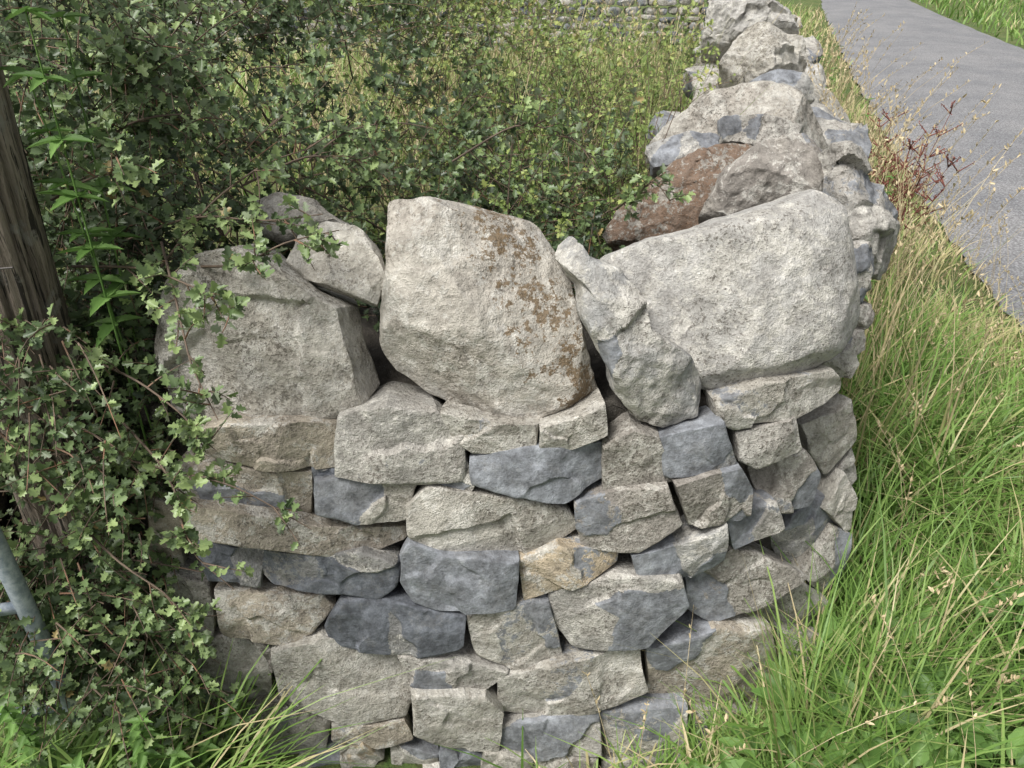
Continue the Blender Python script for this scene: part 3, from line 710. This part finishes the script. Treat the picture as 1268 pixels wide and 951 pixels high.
def straws(xy,h,name,label,r=0.0013):
    x=np.array([p[0] for p in xy]);y=np.array([p[1] for p in xy]); n=len(x)
    t=np.linspace(0,1,8); a=rng.uniform(0,2*math.pi,n); ln=rng.uniform(0.15,0.6,n); hh=h*rng.uniform(.6,1.25,n)
    P=np.stack([x[:,None]+np.cos(a)[:,None]*ln[:,None]*hh[:,None]*t**2, y[:,None]+np.sin(a)[:,None]*ln[:,None]*hh[:,None]*t**2, gz(x,y)[:,None]+hh[:,None]*(t-0.15*ln[:,None]*t**3)],-1)
    V,q=tubes(P,np.linspace(r,r*0.5,8)[None].repeat(n,0),3)
    K=14; tl=rng.uniform(0.80,1.0,(n,K)); i0=(tl*7).astype(int).clip(0,6); fr=tl*7-i0
    ar=np.arange(n)[:,None]; pos=P[ar,i0]*(1-fr[...,None])+P[ar,i0+1]*fr[...,None]
    d=unit(rng.normal(0,.5,(n,K,3))+np.array([0,0,1.0])); nr=rng.normal(0,1,(n,K,3))
    V2,F2=leaves(pos.reshape(-1,3),d.reshape(-1,3),nr.reshape(-1,3),rng.uniform(0.008,0.018,n*K)*r/0.0013,half=[(0.2,0.4),(0.14,.8)])
    ob=np_obj(name,np.vstack([V,V2]),[q,F2+len(V)],M_straw,tint=rng.random(len(q)+len(F2)))
    ob["kind"]="stuff"; ob["label"]=label; ob["category"]="grass"
pts=[]
while len(pts)<320:
    y=rng.uniform(0.8,8); x=rng.uniform(xw(y)+0.05,road_l(y)-0.05)
    if x>0.72: pts.append((x,y))
for _ in range(12): pts.append((rng.uniform(0.2,0.7),rng.uniform(0.9,1.1)))
straws(pts,0.55,"seeding_grass","thin straw coloured seeding grass stems on the verge")
pts=[]
for _ in range(300):
    y=rng.uniform(2.6,8); pts.append((xw(y)+rng.uniform(0.05,0.42),y))
straws(pts,1.05,"tall_seeding_grass","tall dry seeding grass standing against the road wall",r=0.0018)
pts=[(rng.uniform(-2,2.8),rng.uniform(3.4,10)) for _ in range(650)]; pts=[p for p in pts if p[0]<xw(p[1])-0.75]
straws(pts,1.20,"dry_field_stalks","dry pale stalks standing in the field",r=0.0022)

# ------------------------------------------------------------ individual weeds
LONG=[(0.10,0.08),(0.20,0.25),(0.17,0.33),(0.24,0.48),(0.20,0.60),(0.18,0.75),(0.10,0.90)]
def rosette(x,y,s,k,label,up=0.05,name="broadleaf_weed"):
    n=k; a=np.arange(n)*2.4+rng.uniform(0,6); el=rng.uniform(0.15,0.9,n)
    z=float(gz(np.array([x]),np.array([y]))[0])
    d=np.stack([np.cos(a)*np.cos(el),np.sin(a)*np.cos(el),np.sin(el)],1)
    nr=np.stack([-np.cos(a)*np.sin(el),-np.sin(a)*np.sin(el),np.cos(el)],1)
    st=np.zeros((n,3)); st[:,2]=-up; P=st[:,None]+(d*s*0.4-st)[:,None]*(np.linspace(0,1,5)[None,:,None])
    V,Fc=leaves(P[:,-1]+0,d,nr,s*rng.uniform(.7,1.1,n),half=LONG,fold=0.3,curl=0.35)
    V2,q=tubes(P,np.full((n,5),0.0015),4)
    ob=np_obj(name,np.vstack([V,V2]),[Fc,q+len(V)],M_weed,tint=np.concatenate([rng.random(n).repeat(1),rng.random(n),rng.random(len(q))*.4]))
    ob.location=(x,y,z+up); ob["label"]=label; ob["category"]="weed"; ob["group"]="broad leaved weeds in the verge"
for x,y,s,up in [(0.32,1.06,.055,.07),(0.40,1.03,.075,.12),(0.50,1.0,.09,.15),(0.58,1.08,.09,.17),(0.68,1.18,.10,.19),(0.80,1.12,.10,.19),(0.98,1.3,.10,.19),(0.66,0.95,.09,.16),(0.85,1.0,.10,.17),(1.05,1.02,.09,.16),(0.88,1.48,.10,.20),(1.3,1.45,.09,.16),(0.76,1.32,.10,.19),(0.55,0.92,.09,.13),(0.95,1.12,.10,.18)]:
    rosette(x,y,s,13,"bright green broad leaved weed among the verge grass",up)
NET=[(0.16,0.10),(0.24,0.22),(0.20,0.28),(0.24,0.36),(0.17,0.45),(0.18,0.55),(0.11,0.65),(0.10,0.76),(0.05,0.86)]
def nettle(x,y,z0,h,s,label,lean=(0,0),grp="nettles growing by the hedge",name="nettle",first=3):
    K=18; t=np.linspace(0,1,K); P=np.stack([lean[0]*t**1.5*h,lean[1]*t**1.5*h,h*t],1)[None]
    V,q=tubes(P,np.linspace(0.004,0.0015,K)[None],5)
    pos=[];d=[];sz=[]
    for i in range(first,K):
        for m_ in range(4):
            a=i*1.57+m_*math.pi/2+rng.normal(0,.2)
            pos.append(P[0,i]); d.append((math.cos(a),math.sin(a),rng.uniform(-0.1,0.5))); sz.append(s*(1.1-0.6*t[i])*rng.uniform(.8,1.1))
    pos=np.array(pos);d=np.array(d);sz=np.array(sz); nr=np.tile([0,0,1.0],(len(pos),1))+rng.normal(0,.15,(len(pos),3))
    V2,F2=leaves(pos,d,nr,sz,half=NET,fold=0.25,curl=0.3)
    ob=np_obj(name,np.vstack([V,V2]),[q,F2+len(V)],M_weed,tint=rng.random(len(q)+len(F2)))
    ob.location=(x,y,z0); ob["label"]=label; ob["category"]="weed"; ob["group"]=grp
for x,y,h,ln in [(-0.80,1.40,1.70,(0.02,-0.03)),(-0.83,1.48,1.68,(0.03,0)),(-0.77,1.44,1.60,(-0.03,-.03)),(-0.80,1.02,0.42,(.1,0)),(-0.9,0.98,0.38,(.1,-.1)),(-0.74,1.06,0.3,(.1,-.1)),(-1.0,1.05,0.5,(0,-.1)),(-0.70,1.1,0.26,(.1,-.1)),(-0.66,1.02,0.24,(.1,-.1))]:
    nettle(x,y,0,h,0.10 if h>1 else 0.07,"bright green nettle with toothed leaves beside the hedge",ln,first=12 if h>1 else 3)
for k in range(11):
    y=2.9+k*0.38; nettle(xw(y)+0.12+rng.uniform(0,.12),y,0,rng.uniform(0.85,1.2),0.06,"tall thin green weed growing against the wall",(rng.normal(0,.05),rng.normal(0,.05)),"tall weeds along the road wall","verge_weed")
def red_plant(x,y):
    Ps=[]
    for k in range(16):
        a=rng.uniform(0,2*math.pi); h=rng.uniform(0.65,1.0); s=rng.uniform(.08,.38); t=np.linspace(0,1,10)
        P=np.stack([math.cos(a)*s*h*t**1.3,math.sin(a)*s*h*t**1.3,h*t],1); Ps.append(P)
        for i in range(5,10):
            for _ in range(3):
                a2=rng.uniform(0,2*math.pi); l=rng.uniform(.04,.11); tt=np.linspace(0,1,10)[:,None]
                Ps.append(P[i]+tt*np.array([math.cos(a2)*l,math.sin(a2)*l,l*rng.uniform(.5,1)]))
    Ps=np.array(Ps); V,q=tubes(Ps,np.linspace(0.0035,0.0015,10)[None].repeat(len(Ps),0),4)
    nL=1700; idx=rng.integers(0,len(Ps),nL); tpos=Ps[idx,rng.integers(5,10,nL)]
    V2,F2=leaves(tpos,rng.normal(0,1,(nL,3)),rng.normal(0,1,(nL,3)),rng.uniform(.008,.016,nL),half=[(.3,.4),(.2,.8)])
    ob=np_obj("dead_dock_plant",np.vstack([V,V2]),[q,F2+len(V)],M_red,tint=rng.random(len(q)+len(F2)))
    ob.location=(x,y,0.02); ob["label"]="dried reddish brown branching dock plant on the verge"; ob["category"]="plant"
red_plant(2.04,4.1)

# ------------------------------------------------------------ wooden post
def post():
    V=[];K=150;NS=120
    for i in range(K+1):
        z=2.3*i/K
        for j in range(NS):
            a=2*math.pi*j/NS
            r=0.092+0.008*noise.noise(Vector((math.cos(a)*1.2,math.sin(a)*1.2,z*0.7)))
            g=noise.noise(Vector((math.cos(a)*9,math.sin(a)*9,z*0.9)))
            r+=-0.012*max(0,g-0.10)*3+0.003*noise.noise(Vector((math.cos(a)*22,math.sin(a)*22,z*4)))
            V.append((r*math.cos(a)+0.045*z,r*math.sin(a),z))
    V=np.array(V); idx=np.arange((K+1)*NS).reshape(K+1,NS)
    q=np.stack([idx[:-1],np.roll(idx,-1,1)[:-1],np.roll(idx,-1,1)[1:],idx[1:]],-1).reshape(-1,4)
    m,nt,b,out=newmat("weathered_wood"); tc=N(nt,"ShaderNodeTexCoord"); mp=N(nt,"ShaderNodeMapping"); mp.inputs['Scale'].default_value=(1,1,0.06)
    nt.links.new(tc.outputs['Object'],mp.inputs[0]); v=mp.outputs[0]
    n1=noi(nt,v,55,6,0.75); n2=noi(nt,v,110,4,0.6)
    c=mixc(nt,rng_(nt,n1,0.35,0.62),(0.105,0.078,0.06),(0.42,0.35,0.285))
    c=mixc(nt,rng_(nt,n2,0.55,0.60),c,(0.04,0.032,0.025))
    c=mixc(nt,rng_(nt,noi(nt,tc.outputs['Object'],12,6,.7),0.56,0.64),c,(0.34,0.31,0.27))
    nt.links.new(c,b.inputs['Base Color']); b.inputs['Roughness'].default_value=0.88
    bp=N(nt,"ShaderNodeBump"); bp.inputs['Distance'].default_value=0.02; nt.links.new(n1,bp.inputs['Height']); nt.links.new(bp.outputs[0],b.inputs['Normal'])
    cap=[idx[-1][None,:]]
    ob=np_obj("wooden_post",V,[q]+cap,m,smooth=True); ob.location=(-1.02,1.37,0)
    ob["label"]="weathered cracked brown timber post beside the hedge"; ob["category"]="post"
post()
mw,nt,b,out=newmat("galvanised_steel"); tc=N(nt,"ShaderNodeTexCoord")
c=mixc(nt,rng_(nt,noi(nt,tc.outputs['Object'],60,5,.7),.38,.62),(0.22,0.26,0.30),(0.42,0.46,0.50)); nt.links.new(c,b.inputs['Base Color'])
b.inputs['Metallic'].default_value=0.3; b.inputs['Roughness'].default_value=0.55
mwi,nt,b,out=newmat("rusty_wire"); b.inputs['Base Color'].default_value=(0.08,0.07,0.065,1); b.inputs['Roughness'].default_value=0.6
t=np.linspace(0,1,30)[:,None]
P=np.array([-1.7,1.255,1.29])+t*np.array([0.84,-0.0,0.02]); P[:,2]+=0.01*np.sin(t[:,0]*6)
V,q=tubes(P[None],np.full((1,30),0.0018),6)
o=np_obj("fence_wire",V,[q],mwi,smooth=True); o["label"]="thin dark steel wire strained round the timber post"; o["category"]="wire"
gate=empty("metal_gate",(-0.965,1.12,0),"galvanised tubular steel gate end half hidden in leaves","gate")
def pipe(name,a,b_,r):
    t=np.linspace(0,1,20)[:,None]; P=(np.array(a)+t*(np.array(b_)-np.array(a)))[None]
    V,q=tubes(P,np.full((1,20),r),16); idx=np.arange(320).reshape(20,16)
    return np_obj(name,V,[q,idx[:1,::-1],idx[-1:]],mw,smooth=True,parent=gate)
pipe("stile",(0.0,0,0.30),(-0.02,0.0,0.98),0.018)
for z in (0.34,0.64,0.94): pipe("rail",(-0.01,0.0,z),(-2.2,-0.5,z),0.013)

# ------------------------------------------------------------ far field wall
fw=empty("field_wall",(2,15,0),"distant grey dry stone wall crossing the field","wall")
rd=random.Random(5);k=9000;z=0
geos={'grey':[],'light':[],'dark':[]}
while z<1.35:
    h=rd.uniform(.09,.17); x=-6
    while x<4.0:
        wd=rd.uniform(.12,.42); k+=1
        geos[rd.choice(['grey','light','dark','grey'])].append(box_stone((x+wd/2,15+0.05*z+rd.uniform(-.05,.03),z+h/2+rd.uniform(-.02,.02)),wd*.95,h*rd.uniform(.8,1.05),0.3,(rd.uniform(-.2,.2),-1,.05),rd,k,nn=12,mm=7,rough=0.01)); x+=wd
    z+=h
for ty,gg in geos.items():
    o=join("stone_courses",gg,R[ty],fw,(2,15,0)); o["kind"]="stuff"
